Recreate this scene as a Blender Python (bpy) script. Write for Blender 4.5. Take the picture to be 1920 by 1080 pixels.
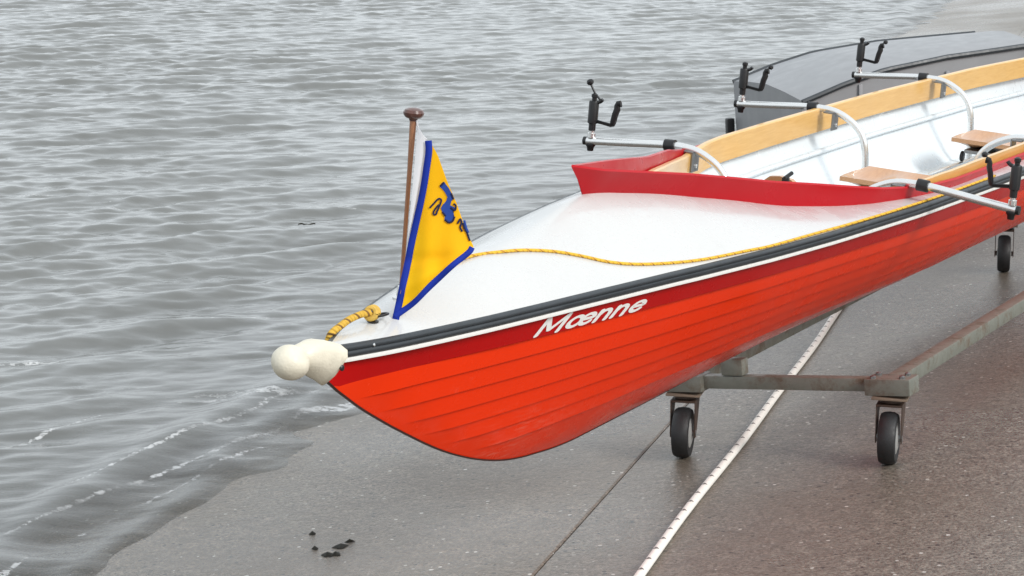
import bpy, bmesh, math, random
import numpy as np
from mathutils import Vector, Matrix, noise as mnoise

random.seed(7)
rng = np.random.default_rng(11)
scene = bpy.context.scene
col = scene.collection
for o in list(bpy.data.objects):
    bpy.data.objects.remove(o)

# ------------------------------------------------------------------ camera
cam_data = bpy.data.cameras.new('camera')
cam = bpy.data.objects.new('camera', cam_data)
col.objects.link(cam)
cam_data.sensor_width = 36.0
cam_data.lens = 36.0 * 4500.0 / 1920.0
cam_data.clip_start = 0.05
cam_data.clip_end = 4000.0
cam.location = (0.0, 0.0, 2.0)
cam.rotation_euler = (math.radians(90) - math.atan(840.0 / 4500.0), 0, 0)
scene.camera = cam

# ------------------------------------------------------------------ sky, sun, exposure (overcast day)
SUN_EL, SUN_AZ = math.radians(34), math.radians(130)      # azimuth clockwise from +Y
world = bpy.data.worlds.new('World')
scene.world = world
world.use_nodes = True
wn = world.node_tree
wn.nodes.clear()
sky = wn.nodes.new('ShaderNodeTexSky')
sky.sky_type = 'NISHITA'
sky.sun_disc = False
sky.sun_elevation = SUN_EL
sky.sun_rotation = SUN_AZ
sky.air_density = 1.0
sky.dust_density = 3.0
sky.ozone_density = 1.0
hsv = wn.nodes.new('ShaderNodeHueSaturation')
hsv.inputs['Saturation'].default_value = 0.35
mixw = wn.nodes.new('ShaderNodeMix')
mixw.data_type = 'RGBA'
mixw.inputs[0].default_value = 0.80                     # even cloud cover over the clear sky
mixw.inputs[7].default_value = (6.8, 7.3, 7.65, 1)
bg = wn.nodes.new('ShaderNodeBackground')
bg.inputs['Strength'].default_value = 0.118
wo = wn.nodes.new('ShaderNodeOutputWorld')
wn.links.new(sky.outputs[0], hsv.inputs['Color'])
wn.links.new(hsv.outputs[0], mixw.inputs[6])
wn.links.new(mixw.outputs[2], bg.inputs['Color'])
wn.links.new(bg.outputs[0], wo.inputs['Surface'])

sun_data = bpy.data.lights.new('sun', 'SUN')
sun_data.energy = 1.5
sun_data.angle = math.radians(18)
sun_data.color = (1.0, 0.965, 0.92)
sun = bpy.data.objects.new('sun', sun_data)
col.objects.link(sun)
sun.rotation_euler = (math.radians(90) - SUN_EL, 0, math.radians(180) - SUN_AZ)
d = Vector((math.sin(SUN_AZ) * math.cos(SUN_EL), math.cos(SUN_AZ) * math.cos(SUN_EL), math.sin(SUN_EL)))
sun.rotation_euler = d.to_track_quat('Z', 'Y').to_euler()
sun.location = d * 30

scene.view_settings.view_transform = 'Standard'
scene.view_settings.look = 'None'
scene.view_settings.gamma = 1
scene.view_settings.exposure = 0.55
scene.view_settings.use_curve_mapping = False
scene.render.engine = 'CYCLES'

# ------------------------------------------------------------------ materials
class N:
    """small helper round a material's node tree"""
    def __init__(self, name):
        self.m = bpy.data.materials.new(name)
        self.m.use_nodes = True
        self.t = self.m.node_tree
        self.b = self.t.nodes['Principled BSDF']
        self.out = self.t.nodes['Material Output']
        self._c = None
    def n(self, kind, **kw):
        x = self.t.nodes.new(kind)
        for k, v in kw.items():
            setattr(x, k, v)
        return x
    def l(self, a, b):
        self.t.links.new(a, b)
    def coord(self, space='Object'):
        if self._c is None:
            self._c = self.n('ShaderNodeTexCoord')
        return self._c.outputs[space]
    def mapping(self, scale=(1, 1, 1), rot=(0, 0, 0), space='Object'):
        mp = self.n('ShaderNodeMapping')
        mp.inputs['Scale'].default_value = scale
        mp.inputs['Rotation'].default_value = rot
        self.l(self.coord(space), mp.inputs['Vector'])
        return mp.outputs[0]
    def noise(self, scale, detail=4, rough=.55, vec=None, dist=0):
        x = self.n('ShaderNodeTexNoise')
        x.inputs['Scale'].default_value = scale
        x.inputs['Detail'].default_value = detail
        x.inputs['Roughness'].default_value = rough
        x.inputs['Distortion'].default_value = dist
        self.l(vec if vec is not None else self.coord(), x.inputs['Vector'])
        return x.outputs['Fac']
    def ramp(self, fac, stops, interp='LINEAR'):
        r = self.n('ShaderNodeValToRGB')
        r.color_ramp.interpolation = interp
        els = r.color_ramp.elements
        while len(els) < len(stops):
            els.new(.5)
        for e, (p, c) in zip(els, stops):
            e.position = p
            e.color = (c, c, c, 1) if isinstance(c, (int, float)) else (*c, 1)
        self.l(fac, r.inputs[0])
        return r.outputs[0]
    def mix(self, fac, a, b, mode='MIX'):
        x = self.n('ShaderNodeMix', data_type='RGBA', blend_type=mode)
        for sock, v in ((0, fac), (6, a), (7, b)):
            if hasattr(v, 'is_output') or hasattr(v, 'links'):
                self.l(v, x.inputs[sock])
            elif sock == 0:
                x.inputs[0].default_value = v
            else:
                x.inputs[sock].default_value = (*v, 1)
        return x.outputs[2]
    def math(self, op, a, b=0.0):
        x = self.n('ShaderNodeMath', operation=op)
        for i, v in enumerate((a, b)):
            if hasattr(v, 'links'):
                self.l(v, x.inputs[i])
            else:
                x.inputs[i].default_value = v
        return x.outputs[0]
    def bump(self, height, strength, dist, prev=None):
        x = self.n('ShaderNodeBump')
        x.inputs['Strength'].default_value = strength
        x.inputs['Distance'].default_value = dist
        self.l(height, x.inputs['Height'])
        if prev is not None:
            self.l(prev, x.inputs['Normal'])
        return x.outputs[0]
    def set(self, **kw):
        for k, v in kw.items():
            s = self.b.inputs[k.replace('_', ' ')]
            if hasattr(v, 'links'):
                self.l(v, s)
            elif isinstance(v, tuple) and len(v) == 3:
                s.default_value = (*v, 1)
            else:
                s.default_value = v
        return self

def simple(name, c, rough=.5, var=.12, nscale=25, metal=0.0, coat=0.0, bump=0.0, spec=.5):
    k = N(name)
    f = k.noise(nscale, 5)
    lo = tuple(x * (1 - var) for x in c)
    hi = tuple(min(1, x * (1 + var)) for x in c)
    k.set(Base_Color=k.mix(f, lo, hi), Metallic=metal, Coat_Weight=coat, Coat_Roughness=.08, Specular_IOR_Level=spec)
    k.set(Roughness=k.ramp(k.noise(nscale * 2.3, 4), [(.3, max(0, rough - .08)), (.75, min(1, rough + .1))]))
    if bump:
        k.set(Normal=k.bump(k.noise(nscale * 6, 3), bump, .002))
    return k.m

def gelcoat(name, c, scuff=(.78, .36, .26), amount=.28, rough=.22, low=True):
    """painted hull: gloss coat, faint dirt, pale scuffs and dried drips low down"""
    k = N(name)
    f = k.noise(3.0, 5, .6)
    base = k.mix(f, tuple(x * .93 for x in c), tuple(min(1, x * 1.05) for x in c))
    if low:
        v = k.mapping((3, 3, 26), (0, math.radians(58), 0))
        streak = k.ramp(k.noise(5, 6, .7, v), [(.50, 0.0), (.72, 1.0)])
        blot = k.ramp(k.noise(2.2, 3, .6), [(.42, 0.0), (.58, 1.0)])
        sep = k.n('ShaderNodeSeparateXYZ')
        k.l(k.coord(), sep.inputs[0])
        lowm = k.ramp(k.math('MULTIPLY', sep.outputs['Z'], -1.0), [(.26, 0.0), (.46, 1.0)])
        m = k.math('MULTIPLY', k.math('MULTIPLY', streak, blot), k.math('MULTIPLY', lowm, amount * 2.2))
        fine = k.math('MULTIPLY', k.ramp(k.noise(14, 8, .75), [(.62, 0.0), (.8, 1.0)]), amount * .35)
        base = k.mix(k.math('MAXIMUM', m, fine), base, scuff)
    k.set(Base_Color=base, Coat_Weight=.05, Coat_Roughness=.05, Specular_IOR_Level=.14)
    k.set(Roughness=k.ramp(k.noise(9, 6), [(.3, rough - .06), (.8, rough + .16)]))
    drop = k.ramp(k.noise(160, 2), [(.60, 0.0), (.70, 1.0)])
    k.set(Normal=k.bump(drop, .06, .001))
    return k.m

M = {}
M['hull'] = gelcoat('orange_red_gelcoat', (.84, .034, .001))
M['sheer'] = gelcoat('dark_red_gelcoat', (.47, .002, .002), low=False)
M['coaming'] = gelcoat('crimson_gelcoat', (.43, .006, .012), low=False, rough=.3)

k = N('white_deck_gelcoat')
f = k.noise(2.5, 6, .6)
wet = k.ramp(k.noise(7, 5, .65), [(.42, 0.0), (.62, 1.0)])
base = k.mix(f, (.53, .53, .52), (.585, .585, .575))
dirt = k.math('MULTIPLY', k.ramp(k.noise(24, 7, .75), [(.58, 0.0), (.78, 1.0)]), .25)
base = k.mix(dirt, base, (.40, .39, .37))
k.set(Base_Color=base, Roughness=k.mix(wet, (.34, .34, .34), (.14, .14, .14)), Coat_Weight=.25, Coat_Roughness=.08)
drops = k.ramp(k.noise(130, 2, .5), [(.57, 0.0), (.68, 1.0)])
k.set(Normal=k.bump(k.math('MULTIPLY', drops, wet), .22, .0015))
M['deck'] = k.m

M['white'] = simple('white_trim', (.82, .81, .78), .3, .06, 40)
M['letter'] = simple('white_vinyl', (.88, .87, .85), .35, .03, 30)
M['inner'] = simple('pale_inner_gelcoat', (.66, .71, .74), .3, .06, 6, coat=.2)
M['rubber'] = simple('dark_grey_rubber', (.030, .036, .042), .42, .3, 18, bump=.15)
M['black'] = simple('black_plastic', (.010, .010, .011), .38, .3, 40)
M['cream'] = simple('cream_bow_rubber', (.70, .65, .53), .5, .16, 30, bump=.5)
M['line_dark'] = simple('dark_keel_shade', (.035, .012, .010), .4, .3, 20)  # dark colour standing in for the shadow along keel and stem
M['alu'] = simple('brushed_aluminium', (.78, .78, .77), .26, .05, 7, metal=.9)
M['alu_dark'] = simple('dull_grey_metal', (.25, .25, .25), .38, .2, 50, metal=.8)
k = N('weathered_galvanised_steel')
rs = k.ramp(k.noise(13, 7, .72), [(.50, 0.0), (.68, 1.0)])
c = k.mix(k.noise(24, 5), (.14, .145, .12), (.26, .265, .23))
k.set(Base_Color=k.mix(k.math('MULTIPLY', rs, .75), c, (.12, .062, .032)), Metallic=.25, Roughness=k.mix(rs, (.42,) * 3, (.75,) * 3))
k.set(Normal=k.bump(k.noise(90, 4), .3, .002))
M['galv'] = k.m
M['rustfork'] = simple('rusty_dark_fork', (.060, .036, .025), .55, .6, 30, metal=.2, bump=.3)
M['rust'] = simple('rust_stained_steel', (.20, .15, .11), .6, .5, 30, metal=.2, bump=.3)
M['tyre'] = simple('black_tyre', (.014, .014, .015), .55, .35, 45, bump=.4)
M['blacksteel'] = simple('worn_dark_steel', (.045, .036, .030), .45, .5, 40, metal=.3, bump=.2)
M['rim'] = simple('grey_rim', (.30, .30, .29), .4, .15, 40)
M['seaweed'] = simple('dark_wet_seaweed', (.016, .014, .009), .55, .4, 60, spec=.15)
M['greyhull'] = simple('grey_painted_aluminium', (.27, .275, .285), .42, .12, 5, bump=.05)
M['foam'] = simple('white_foam', (.78, .79, .79), .7, .08, 60, bump=.3)

def wood(name, a, b, scale=(2, 30, 30), rough=.3, coat=.4):
    k = N(name)
    v = k.mapping(scale)
    g = k.noise(4, 8, .65, v, .6)
    big = k.noise(5, 3)
    c = k.mix(k.ramp(g, [(.3, 0.0), (.72, 1.0)]), a, b)
    c = k.mix(k.math('MULTIPLY', big, .35), c, tuple(x * .8 for x in a))
    k.set(Base_Color=c, Roughness=rough, Coat_Weight=coat, Coat_Roughness=.1)
    k.set(Normal=k.bump(g, .1, .001))
    return k.m
M['ply'] = wood('varnished_light_wood', (.66, .36, .085), (.80, .50, .17))
M['mahog'] = wood('brown_varnished_wood', (.24, .095, .05), (.42, .20, .095), (30, 30, 2))
M['knob'] = wood('dark_brown_wood', (.060, .022, .016), (.15, .062, .046), (20, 20, 4))
M['seatwood'] = wood('tan_seat_wood', (.45, .22, .10), (.60, .34, .17))

def cloth(name, c, trans=.25):
    k = N(name)
    f = k.noise(6, 4)
    base = k.mix(f, tuple(x * .9 for x in c), tuple(min(1, x * 1.08) for x in c))
    k.set(Base_Color=base, Roughness=.75, Specular_IOR_Level=.2)
    w = k.n('ShaderNodeTexWave')
    w.inputs['Scale'].default_value = 260
    k.l(k.coord(), w.inputs['Vector'])
    k.set(Normal=k.bump(w.outputs['Fac'], .08, .0006))
    tr = k.n('ShaderNodeBsdfTranslucent')
    k.l(base, tr.inputs['Color'])
    ms = k.n('ShaderNodeMixShader')
    ms.inputs[0].default_value = trans
    k.l(k.b.outputs[0], ms.inputs[1])
    k.l(tr.outputs[0], ms.inputs[2])
    k.l(ms.outputs[0], k.out.inputs['Surface'])
    return k.m
M['yellow'] = cloth('golden_yellow_cloth', (.96, .53, .006), .30)
M['blue'] = cloth('royal_blue_cloth', (.010, .032, .31), .10)
M['emblem'] = cloth('blue_printed_cloth', (.022, .062, .30), .1)
M['ink'] = cloth('dark_printed_outline', (.016, .018, .05), .05)
M['whitecloth'] = cloth('white_cloth', (.72, .72, .74), .3)

def ropemat(name, c, fleck, period, width=.28, dots=False):
    """braided line: strand relief with dark flecks winding round it, from the UV along the line"""
    k = N(name)
    uv = k.coord('UV')
    sep = k.n('ShaderNodeSeparateXYZ')
    k.l(uv, sep.inputs[0])
    u, v = sep.outputs['X'], sep.outputs['Y']                 # u along the line in metres, v round it 0..1
    ph = k.math('FRACT', k.math('ADD', k.math('DIVIDE', u, period), v))
    fl = k.math('LESS_THAN', ph, width * .5)
    if dots:                                              # one short fleck per period on the upper face
        dv = k.math('ABSOLUTE', k.math('SUBTRACT', k.math('FRACT', v), .27))
        du = k.math('ABSOLUTE', k.math('SUBTRACT', k.math('FRACT', k.math('DIVIDE', u, period)), .5))
        fl = k.math('LESS_THAN', k.math('ADD', k.math('MULTIPLY', dv, 7.0), k.math('DIVIDE', du, width)), 1.0)
    st = k.math('SINE', k.math('MULTIPLY', k.math('ADD', k.math('DIVIDE', u, period * .33), v), 6.2832))
    f = k.noise(90, 4)
    base = k.mix(f, tuple(x * .75 for x in c), c)
    k.set(Base_Color=k.mix(fl, base, fleck), Roughness=.8, Specular_IOR_Level=.2)
    k.set(Normal=k.bump(st, .12 if dots else .6, .002))
    return k.m
M['rope'] = ropemat('yellow_rope_with_dark_fleck', (.88, .52, .06), (.42, .20, .04), .040, .30)
M['painter'] = ropemat('worn_yellow_rope', (.72, .44, .07), (.22, .12, .04), .026, .42)
M['cord'] = simple('worn_yellow_cord', (.62, .40, .09), .8, .4, 90, bump=.5, spec=.2)
M['rope_white'] = ropemat('white_rope_with_dark_fleck', (.90, .88, .82), (.16, .15, .14), .095, .10, True)

# ------------------------------------------------------------------ helpers
def tag(o, label=None, cat=None, group=None, kind=None):
    if label: o['label'] = label
    if cat: o['category'] = cat
    if group: o['group'] = group
    if kind: o['kind'] = kind
    return o

def empty(name, loc=(0, 0, 0), mat=None):
    o = bpy.data.objects.new(name, None)
    o.empty_display_size = .1
    col.objects.link(o)
    if mat is not None:
        o.matrix_world = mat
    else:
        o.location = loc
    return o

def mesh(name, verts, faces, mat, parent=None, smooth=True, angle=None):
    me = bpy.data.meshes.new(name)
    me.from_pydata([tuple(map(float, v)) for v in verts], [], [tuple(int(i) for i in f) for f in faces])
    bm = bmesh.new()
    bm.from_mesh(me)
    bmesh.ops.remove_doubles(bm, verts=bm.verts, dist=1e-5)
    bmesh.ops.recalc_face_normals(bm, faces=bm.faces)
    bm.to_mesh(me)
    bm.free()
    o = bpy.data.objects.new(name, me)
    col.objects.link(o)
    me.materials.append(M[mat] if isinstance(mat, str) else mat)
    if smooth:
        me.shade_smooth()
        if angle:
            me.set_sharp_from_angle(angle=math.radians(angle))
    if parent is not None:
        o.parent = parent
    return o

class MB:
    """collects simple solids for one mesh"""
    def __init__(self):
        self.v, self.f = [], []
    def add(self, vs, fs):
        n = len(self.v)
        self.v += [tuple(x) for x in vs]
        self.f += [tuple(i + n for i in q) for q in fs]
        return self
    def box(self, c, size, rot=None, bevel=0.0):
        bm = bmesh.new()
        bmesh.ops.create_cube(bm, size=1)
        bmesh.ops.scale(bm, vec=size, verts=bm.verts)
        if bevel:
            bmesh.ops.bevel(bm, geom=bm.edges[:], offset=bevel, segments=2, affect='EDGES', profile=.6)
        if rot is not None:
            bmesh.ops.transform(bm, matrix=rot.to_4x4(), verts=bm.verts)
        bmesh.ops.translate(bm, vec=c, verts=bm.verts)
        bm.verts.index_update()
        self.add([v.co[:] for v in bm.verts], [[v.index for v in q.verts] for q in bm.faces])
        bm.free()
        return self
    def tube(self, pts, r, seg=12, caps=True, flat=1.0):
        pts = [Vector(p) for p in pts]
        rs = r if isinstance(r, (list, tuple)) else [r] * len(pts)
        vs, fs = [], []
        up = None
        for i, p in enumerate(pts):
            t = (pts[min(i + 1, len(pts) - 1)] - pts[max(i - 1, 0)]).normalized()
            if up is None:
                up = t.orthogonal().normalized()
            up = (up - t * up.dot(t)).normalized()
            w = t.cross(up)
            for k in range(seg):
                a = 2 * math.pi * k / seg
                vs.append(p + (up * math.cos(a) + w * math.sin(a) * flat) * rs[i])
        for i in range(len(pts) - 1):
            for k in range(seg):
                a, b = i * seg + k, i * seg + (k + 1) % seg
                fs.append((a, b, b + seg, a + seg))
        if caps:
            fs.append(tuple(range(seg))[::-1])
            fs.append(tuple(range((len(pts) - 1) * seg, len(pts) * seg)))
        return self.add(vs, fs)
    def lathe(self, prof, origin, axis=(0, 0, 1), seg=24):
        """prof: (radius, distance along axis)"""
        ax = Vector(axis).normalized()
        u = ax.orthogonal().normalized()
        w = ax.cross(u)
        o = Vector(origin)
        vs, fs = [], []
        for r, z in prof:
            for k in range(seg):
                a = 2 * math.pi * k / seg
                vs.append(o + ax * z + (u * math.cos(a) + w * math.sin(a)) * max(r, 1e-4))
        for i in range(len(prof) - 1):
            for k in range(seg):
                a, b = i * seg + k, i * seg + (k + 1) % seg
                fs.append((a, b, b + seg, a + seg))
        fs.append(tuple(range(seg))[::-1])
        fs.append(tuple(range((len(prof) - 1) * seg, len(prof) * seg)))
        return self.add(vs, fs)
    def build(self, name, mat, parent=None, smooth=True, angle=35):
        return mesh(name, self.v, self.f, mat, parent, smooth, angle)

def spline(pts, n):
    """Catmull-Rom through the points"""
    P = [Vector(p) for p in pts]
    P = [P[0] * 2 - P[1]] + P + [P[-1] * 2 - P[-2]]
    out = []
    for i in range(1, len(P) - 2):
        for j in range(n):
            t = j / n
            a, b, c, d_ = P[i - 1], P[i], P[i + 1], P[i + 2]
            out.append(.5 * ((2 * b) + (c - a) * t + (2 * a - 5 * b + 4 * c - d_) * t * t + (3 * b - a - 3 * c + d_) * t ** 3))
    out.append(P[-2])
    return out

def rope(name, pts, r, mat, parent=None, seg=10, n=10):
    """a round line with UVs (metres along, turns round) for the strand material"""
    path = spline(pts, n)
    b = MB()
    b.tube(path, r, seg)
    o = b.build(name, mat, parent, True, None)
    me = o.data
    acc = [0.0]
    for i in range(1, len(path)):
        acc.append(acc[-1] + (path[i] - path[i - 1]).length)
    uvl = me.uv_layers.new(name='UVMap')
    tree = [(p, a) for p, a in zip(path, acc)]
    from mathutils.kdtree import KDTree
    kd = KDTree(len(path))
    for i, p in enumerate(path):
        kd.insert(p, i)
    kd.balance()
    info = []
    for v in me.vertices:
        _, i, _ = kd.find(v.co)
        t = (path[min(i + 1, len(path) - 1)] - path[max(i - 1, 0)]).normalized()
        q = v.co - path[i]
        sdir = t.cross(Vector((0, 0, 1))).normalized()
        udir = sdir.cross(t)
        info.append((acc[i], (math.atan2(q.dot(udir), q.dot(sdir)) / (2 * math.pi)) % 1.0))
    for poly in me.polygons:
        vv = [info[me.loops[l].vertex_index] for l in poly.loop_indices]
        mx = max(x[1] for x in vv)
        for l, x in zip(poly.loop_indices, vv):
            w = x[1] + (1.0 if mx - x[1] > .5 else 0.0)
            uvl.data[l].uv = (x[0], w)
    return o

# ------------------------------------------------------------------ the shore: ramp plane, waterline along SD at S0
SA = math.radians(15.6)
S0 = Vector((-.845, 7.52, 0))
SD = Vector((math.sin(SA), math.cos(SA), 0))           # along the waterline, away from the camera
ND = Vector((math.cos(SA), -math.sin(SA), 0))          # up the ramp
SLOPE = .093
RUP = (Vector((0, 0, 1)) - ND * SLOPE).normalized()
def ramp_pt(a, dd, h=0.0):
    return S0 + SD * a + ND * dd + Vector((0, 0, SLOPE * dd)) + RUP * h

# concrete
def concrete(name, tint, wetness):
    k = N(name)
    T3_ = lambda *c: tuple(x * y for x, y in zip(c, tint))
    grain = k.noise(95, 4, .75)
    grain2 = k.noise(24, 5, .72)
    patch = k.noise(1.1, 5, .6)
    patch2 = k.noise(.6, 3, .5)
    c = k.mix(k.ramp(grain, [(.36, 0.0), (.64, 1.0)]), T3_(.034, .032, .030), T3_(.43, .415, .39))
    c = k.mix(k.math('MULTIPLY', k.ramp(grain2, [(.40, 0.0), (.62, 1.0)]), .62), c, T3_(.10, .096, .089))
    c = k.mix(k.ramp(patch, [(.35, 0.0), (.70, .60)]), c, T3_(.16, .142, .118))
    vor = k.n('ShaderNodeTexVoronoi')
    vor.inputs['Scale'].default_value = 42
    k.l(k.coord(), vor.inputs['Vector'])
    sepc = k.n('ShaderNodeSeparateColor')
    k.l(vor.outputs['Color'], sepc.inputs[0])
    size = k.math('ADD', .10, k.math('MULTIPLY', sepc.outputs[1], .18))
    peb_glint = k.math('MULTIPLY', k.math('LESS_THAN', vor.outputs['Distance'], size), k.math('GREATER_THAN', sepc.outputs[0], .84))
    c = k.mix(k.math('MULTIPLY', peb_glint, sepc.outputs[2]), c, (.62, .60, .55))  # pale aggregate stones, their brightness also painting in glints of the wet surface
    dpeb = k.math('MULTIPLY', k.math('LESS_THAN', vor.outputs['Distance'], .26), k.math('LESS_THAN', sepc.outputs[0], .10))
    c = k.mix(dpeb, c, (.03, .027, .025))
    wetm = k.ramp(patch2, [(.35, 0.0), (.65, 1.0)])
    r0, r1 = .42 + .1 * (1 - wetness), .17 + .12 * (1 - wetness)
    k.set(Base_Color=c, Roughness=k.mix(wetm, (r0,) * 3, (r1,) * 3), Specular_IOR_Level=.5)
    b1 = k.bump(grain2, .6, .007)
    k.set(Normal=k.bump(grain, .6, .004, b1))
    return k.m
M['ramp'] = concrete('wet_grey_ramp_concrete', (.80, .69, .57), 1.0)
M['ramp_up'] = concrete('wet_brown_ramp_concrete', (.81, .735, .645), .95)
k = N('joint_filler')
k.set(Base_Color=k.mix(k.noise(60, 4), (.02, .018, .016), (.05, .046, .04)), Roughness=.6)
M['joint'] = k.m

rampo = MB()
rampo.add([ramp_pt(a, dd, -.028) for a, dd in ((-30, -14), (90, -14), (90, 40), (-30, 40))], [(0, 1, 2, 3)])
ramp_obj = rampo.build('ramp', 'joint', None, False)
tag(ramp_obj, kind='structure')
JD = [-12.0, -5.2, 1.275, 5.6, 11.0, 18.0, 39.0]
JA = [-29.0, -14.0, -6.2, 4.9, 15.2, 26.0, 60.0, 89.0]
g = .0018
for i in range(len(JD) - 1):
    for j in range(len(JA) - 1):
        off = 0.0 if i % 2 else 1.4
        a0, a1 = JA[j] + (off if j else 0) + g, JA[j + 1] + (off if j < len(JA) - 2 else 0) - g
        d0, d1 = JD[i] + g, JD[i + 1] - g
        e = .006
        lift = random.uniform(-.0015, .0015)
        vs = [ramp_pt(x, y, z + lift) for x, y, z in (
            (a0, d0, -.027), (a1, d0, -.027), (a1, d1, -.027), (a0, d1, -.027),
            (a0, d0, -e * .6), (a1, d0, -e * .6), (a1, d1, -e * .6), (a0, d1, -e * .6),
            (a0 + e, d0 + e, 0), (a1 - e, d0 + e, 0), (a1 - e, d1 - e, 0), (a0 + e, d1 - e, 0))]
        fs = [(8, 9, 10, 11)] + [(q, (q + 1) % 4, (q + 1) % 4 + 4, q + 4) for q in range(4)] + \
             [(q + 4, (q + 1) % 4 + 4, (q + 1) % 4 + 8, q + 8) for q in range(4)]
        mesh('slab', vs, fs, 'ramp' if i < 2 else 'ramp_up', ramp_obj, False)

# ------------------------------------------------------------------ water
k = N('murky_harbour_water')
att = k.n('ShaderNodeAttribute', attribute_name='depth')
depth = att.outputs['Fac']
mud = k.mix(k.noise(.9, 4, .6), (.12, .122, .115), (.17, .175, .17))
k.set(Base_Color=mud, Roughness=.03, IOR=1.33, Specular_IOR_Level=.5)
v1 = k.mapping((.8, 1.8, 1), (0, 0, math.radians(-32)))
h1 = k.noise(5.5, 5, .62, v1, .4)
h2 = k.noise(17, 4, .6, v1, .2)
opn = k.n('ShaderNodeAttribute', attribute_name='open_water').outputs['Fac']
bw0 = k.bump(h1, .22, .012)
bw = k.bump(h2, .25, .004, bw0)
for nd_ in k.t.nodes:                                   # the far sheet has no modelled waves: relief carries on there
    if nd_.type == 'BUMP':
        k.l(k.math('ADD', nd_.inputs['Strength'].default_value, k.math('MULTIPLY', opn, .6)), nd_.inputs['Strength'])
        k.l(k.math('ADD', nd_.inputs['Distance'].default_value, k.math('MULTIPLY', opn, .06)), nd_.inputs['Distance'])
k.set(Normal=bw)
thin = k.n('ShaderNodeBsdfTransparent')
thin.inputs['Color'].default_value = (.93, .92, .88, 1)
gl = k.n('ShaderNodeBsdfGlossy')
gl.inputs['Roughness'].default_value = .06
k.l(bw, gl.inputs['Normal'])
fr = k.n('ShaderNodeFresnel')
fr.inputs['IOR'].default_value = 1.33
k.l(bw, fr.inputs['Normal'])
clear = k.n('ShaderNodeMixShader')
k.l(fr.outputs[0], clear.inputs[0])
k.l(thin.outputs[0], clear.inputs[1])
k.l(gl.outputs[0], clear.inputs[2])
ms = k.n('ShaderNodeMixShader')
k.l(k.ramp(depth, [(.0, 0.0), (.055, .75), (.16, 1.0)]), ms.inputs[0])
k.l(clear.outputs[0], ms.inputs[1])
k.l(k.b.outputs[0], ms.inputs[2])
k.l(ms.outputs[0], k.out.inputs['Surface'])
fo = k.n('ShaderNodeAttribute', attribute_name='foam').outputs['Fac']
lace = k.noise(26, 7, .8)
fm = k.ramp(k.math('ADD', fo, k.math('MULTIPLY', k.math('SUBTRACT', lace, .60), 3.4)), [(.42, 0.0), (.62, 1.0)])
fm = k.math('MULTIPLY', fm, k.ramp(fo, [(.04, 0.0), (.6, .62)]))
fm = k.math('MULTIPLY', fm, k.ramp(k.noise(4.5, 5, .7), [(.40, 0.05), (.60, 1.0)]))
fd = k.n('ShaderNodeBsdfPrincipled')
fd.inputs['Base Color'].default_value = (.72, .73, .73, 1)
fd.inputs['Roughness'].default_value = .6
mf = k.n('ShaderNodeMixShader')
k.l(fm, mf.inputs[0])
k.l(ms.outputs[0], mf.inputs[1])
k.l(fd.outputs[0], mf.inputs[2])
k.l(mf.outputs[0], k.out.inputs['Surface'])
M['water'] = k.m

WAVES = []
wr = np.random.default_rng(5)
for i in range(150):
    lam = .10 * (.78 / .10) ** wr.random()
    th = math.radians(300 + wr.normal(0, 19 if lam > .3 else 26))   # running in to the shore
    amp = .0038 * lam ** 1.0 * wr.uniform(.4, 1.5)
    WAVES.append((2 * math.pi / lam * math.cos(th), 2 * math.pi / lam * math.sin(th), amp, wr.uniform(0, 6.283), lam))
def wave_h(X, Y):
    D = (X - S0.x) * ND.x + (Y - S0.y) * ND.y           # negative over deep water
    shoal = np.clip((-D - .05) / 1.6, 0.0, 1.0)
    z = np.zeros_like(X)
    for kx, ky, a, p, lam in WAVES:
        ph = kx * X + ky * Y + p
        z += a * (np.sin(ph) - .30 * np.cos(2 * ph))
    gust = .85 + .30 * np.sin(.43 * X + .31 * Y) * np.sin(.21 * X - .37 * Y + 1.3)
    z *= gust * (.32 + .68 * shoal)
    # small wash running up the ramp: two long low swells parallel to the shore
    A = (X - S0.x) * SD.x + (Y - S0.y) * SD.y
    z += .014 * np.exp(-((D + .10 + .06 * np.sin(1.9 * A + .4) + .03 * np.sin(5.1 * A)) / .07) ** 2) * (1 - shoal)
    z += .024 * np.exp(-((D + .34 + .07 * np.sin(1.4 * A + 1.9)) / .10) ** 2)
    z += (.007 * np.sin(1.3 * A) + .0045 * np.sin(3.7 * A + 1.1) + .003 * np.sin(8.3 * A + .3 + 3 * D) + .002 * np.sin(17.0 * A + 2.0)) * (1 - shoal)
    return z
# white wash: where thin foam lines lie on the surface (along-shore, off-shore positions and half width)
FOAM = [([(-1.6, -.52), (-.5, -.34), (0, -.22), (.345, -.143), (.546, -.095), (.747, -.10), (.845, -.051), (.956, .011), (1.15, .03)], 0.0124),
        ([(.74, -.09), (.80, -.03), (.83, .03), (.95, .02)], 0.0211), ([(.72, -.09), (.86, -.015), (.99, .03)], 0.0223),
        ([(-.4, -.46), (.3, -.36), (.681, -.277), (.91, -.279), (1.0, -.24)], 0.0099),
        ([(.86, -.66), (.991, -.401), (1.02, -.30), (1.03, -.219), (1.112, -.127), (1.25, -.03)], 0.0285),
        ([(.80, -.60), (.93, -.40), (.99, -.28), (1.06, -.16), (1.14, -.06)], 0.0186),
        ([(-.8, -.22), (-.2, -.13), (.191, -.081), (.254, -.038)], 0.0087),
        ([(-2.6, -.36), (-2.0, -.25), (-1.5, -.21), (-1.1, -.24)], 0.0112),
        ([(-1.9, -.10), (-1.5, -.05), (-1.2, -.05)], 0.0074),
        ([(-.9, -1.0), (-.3, -.95), (.2, -.85), (.6, -.8)], 0.0099)]
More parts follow.
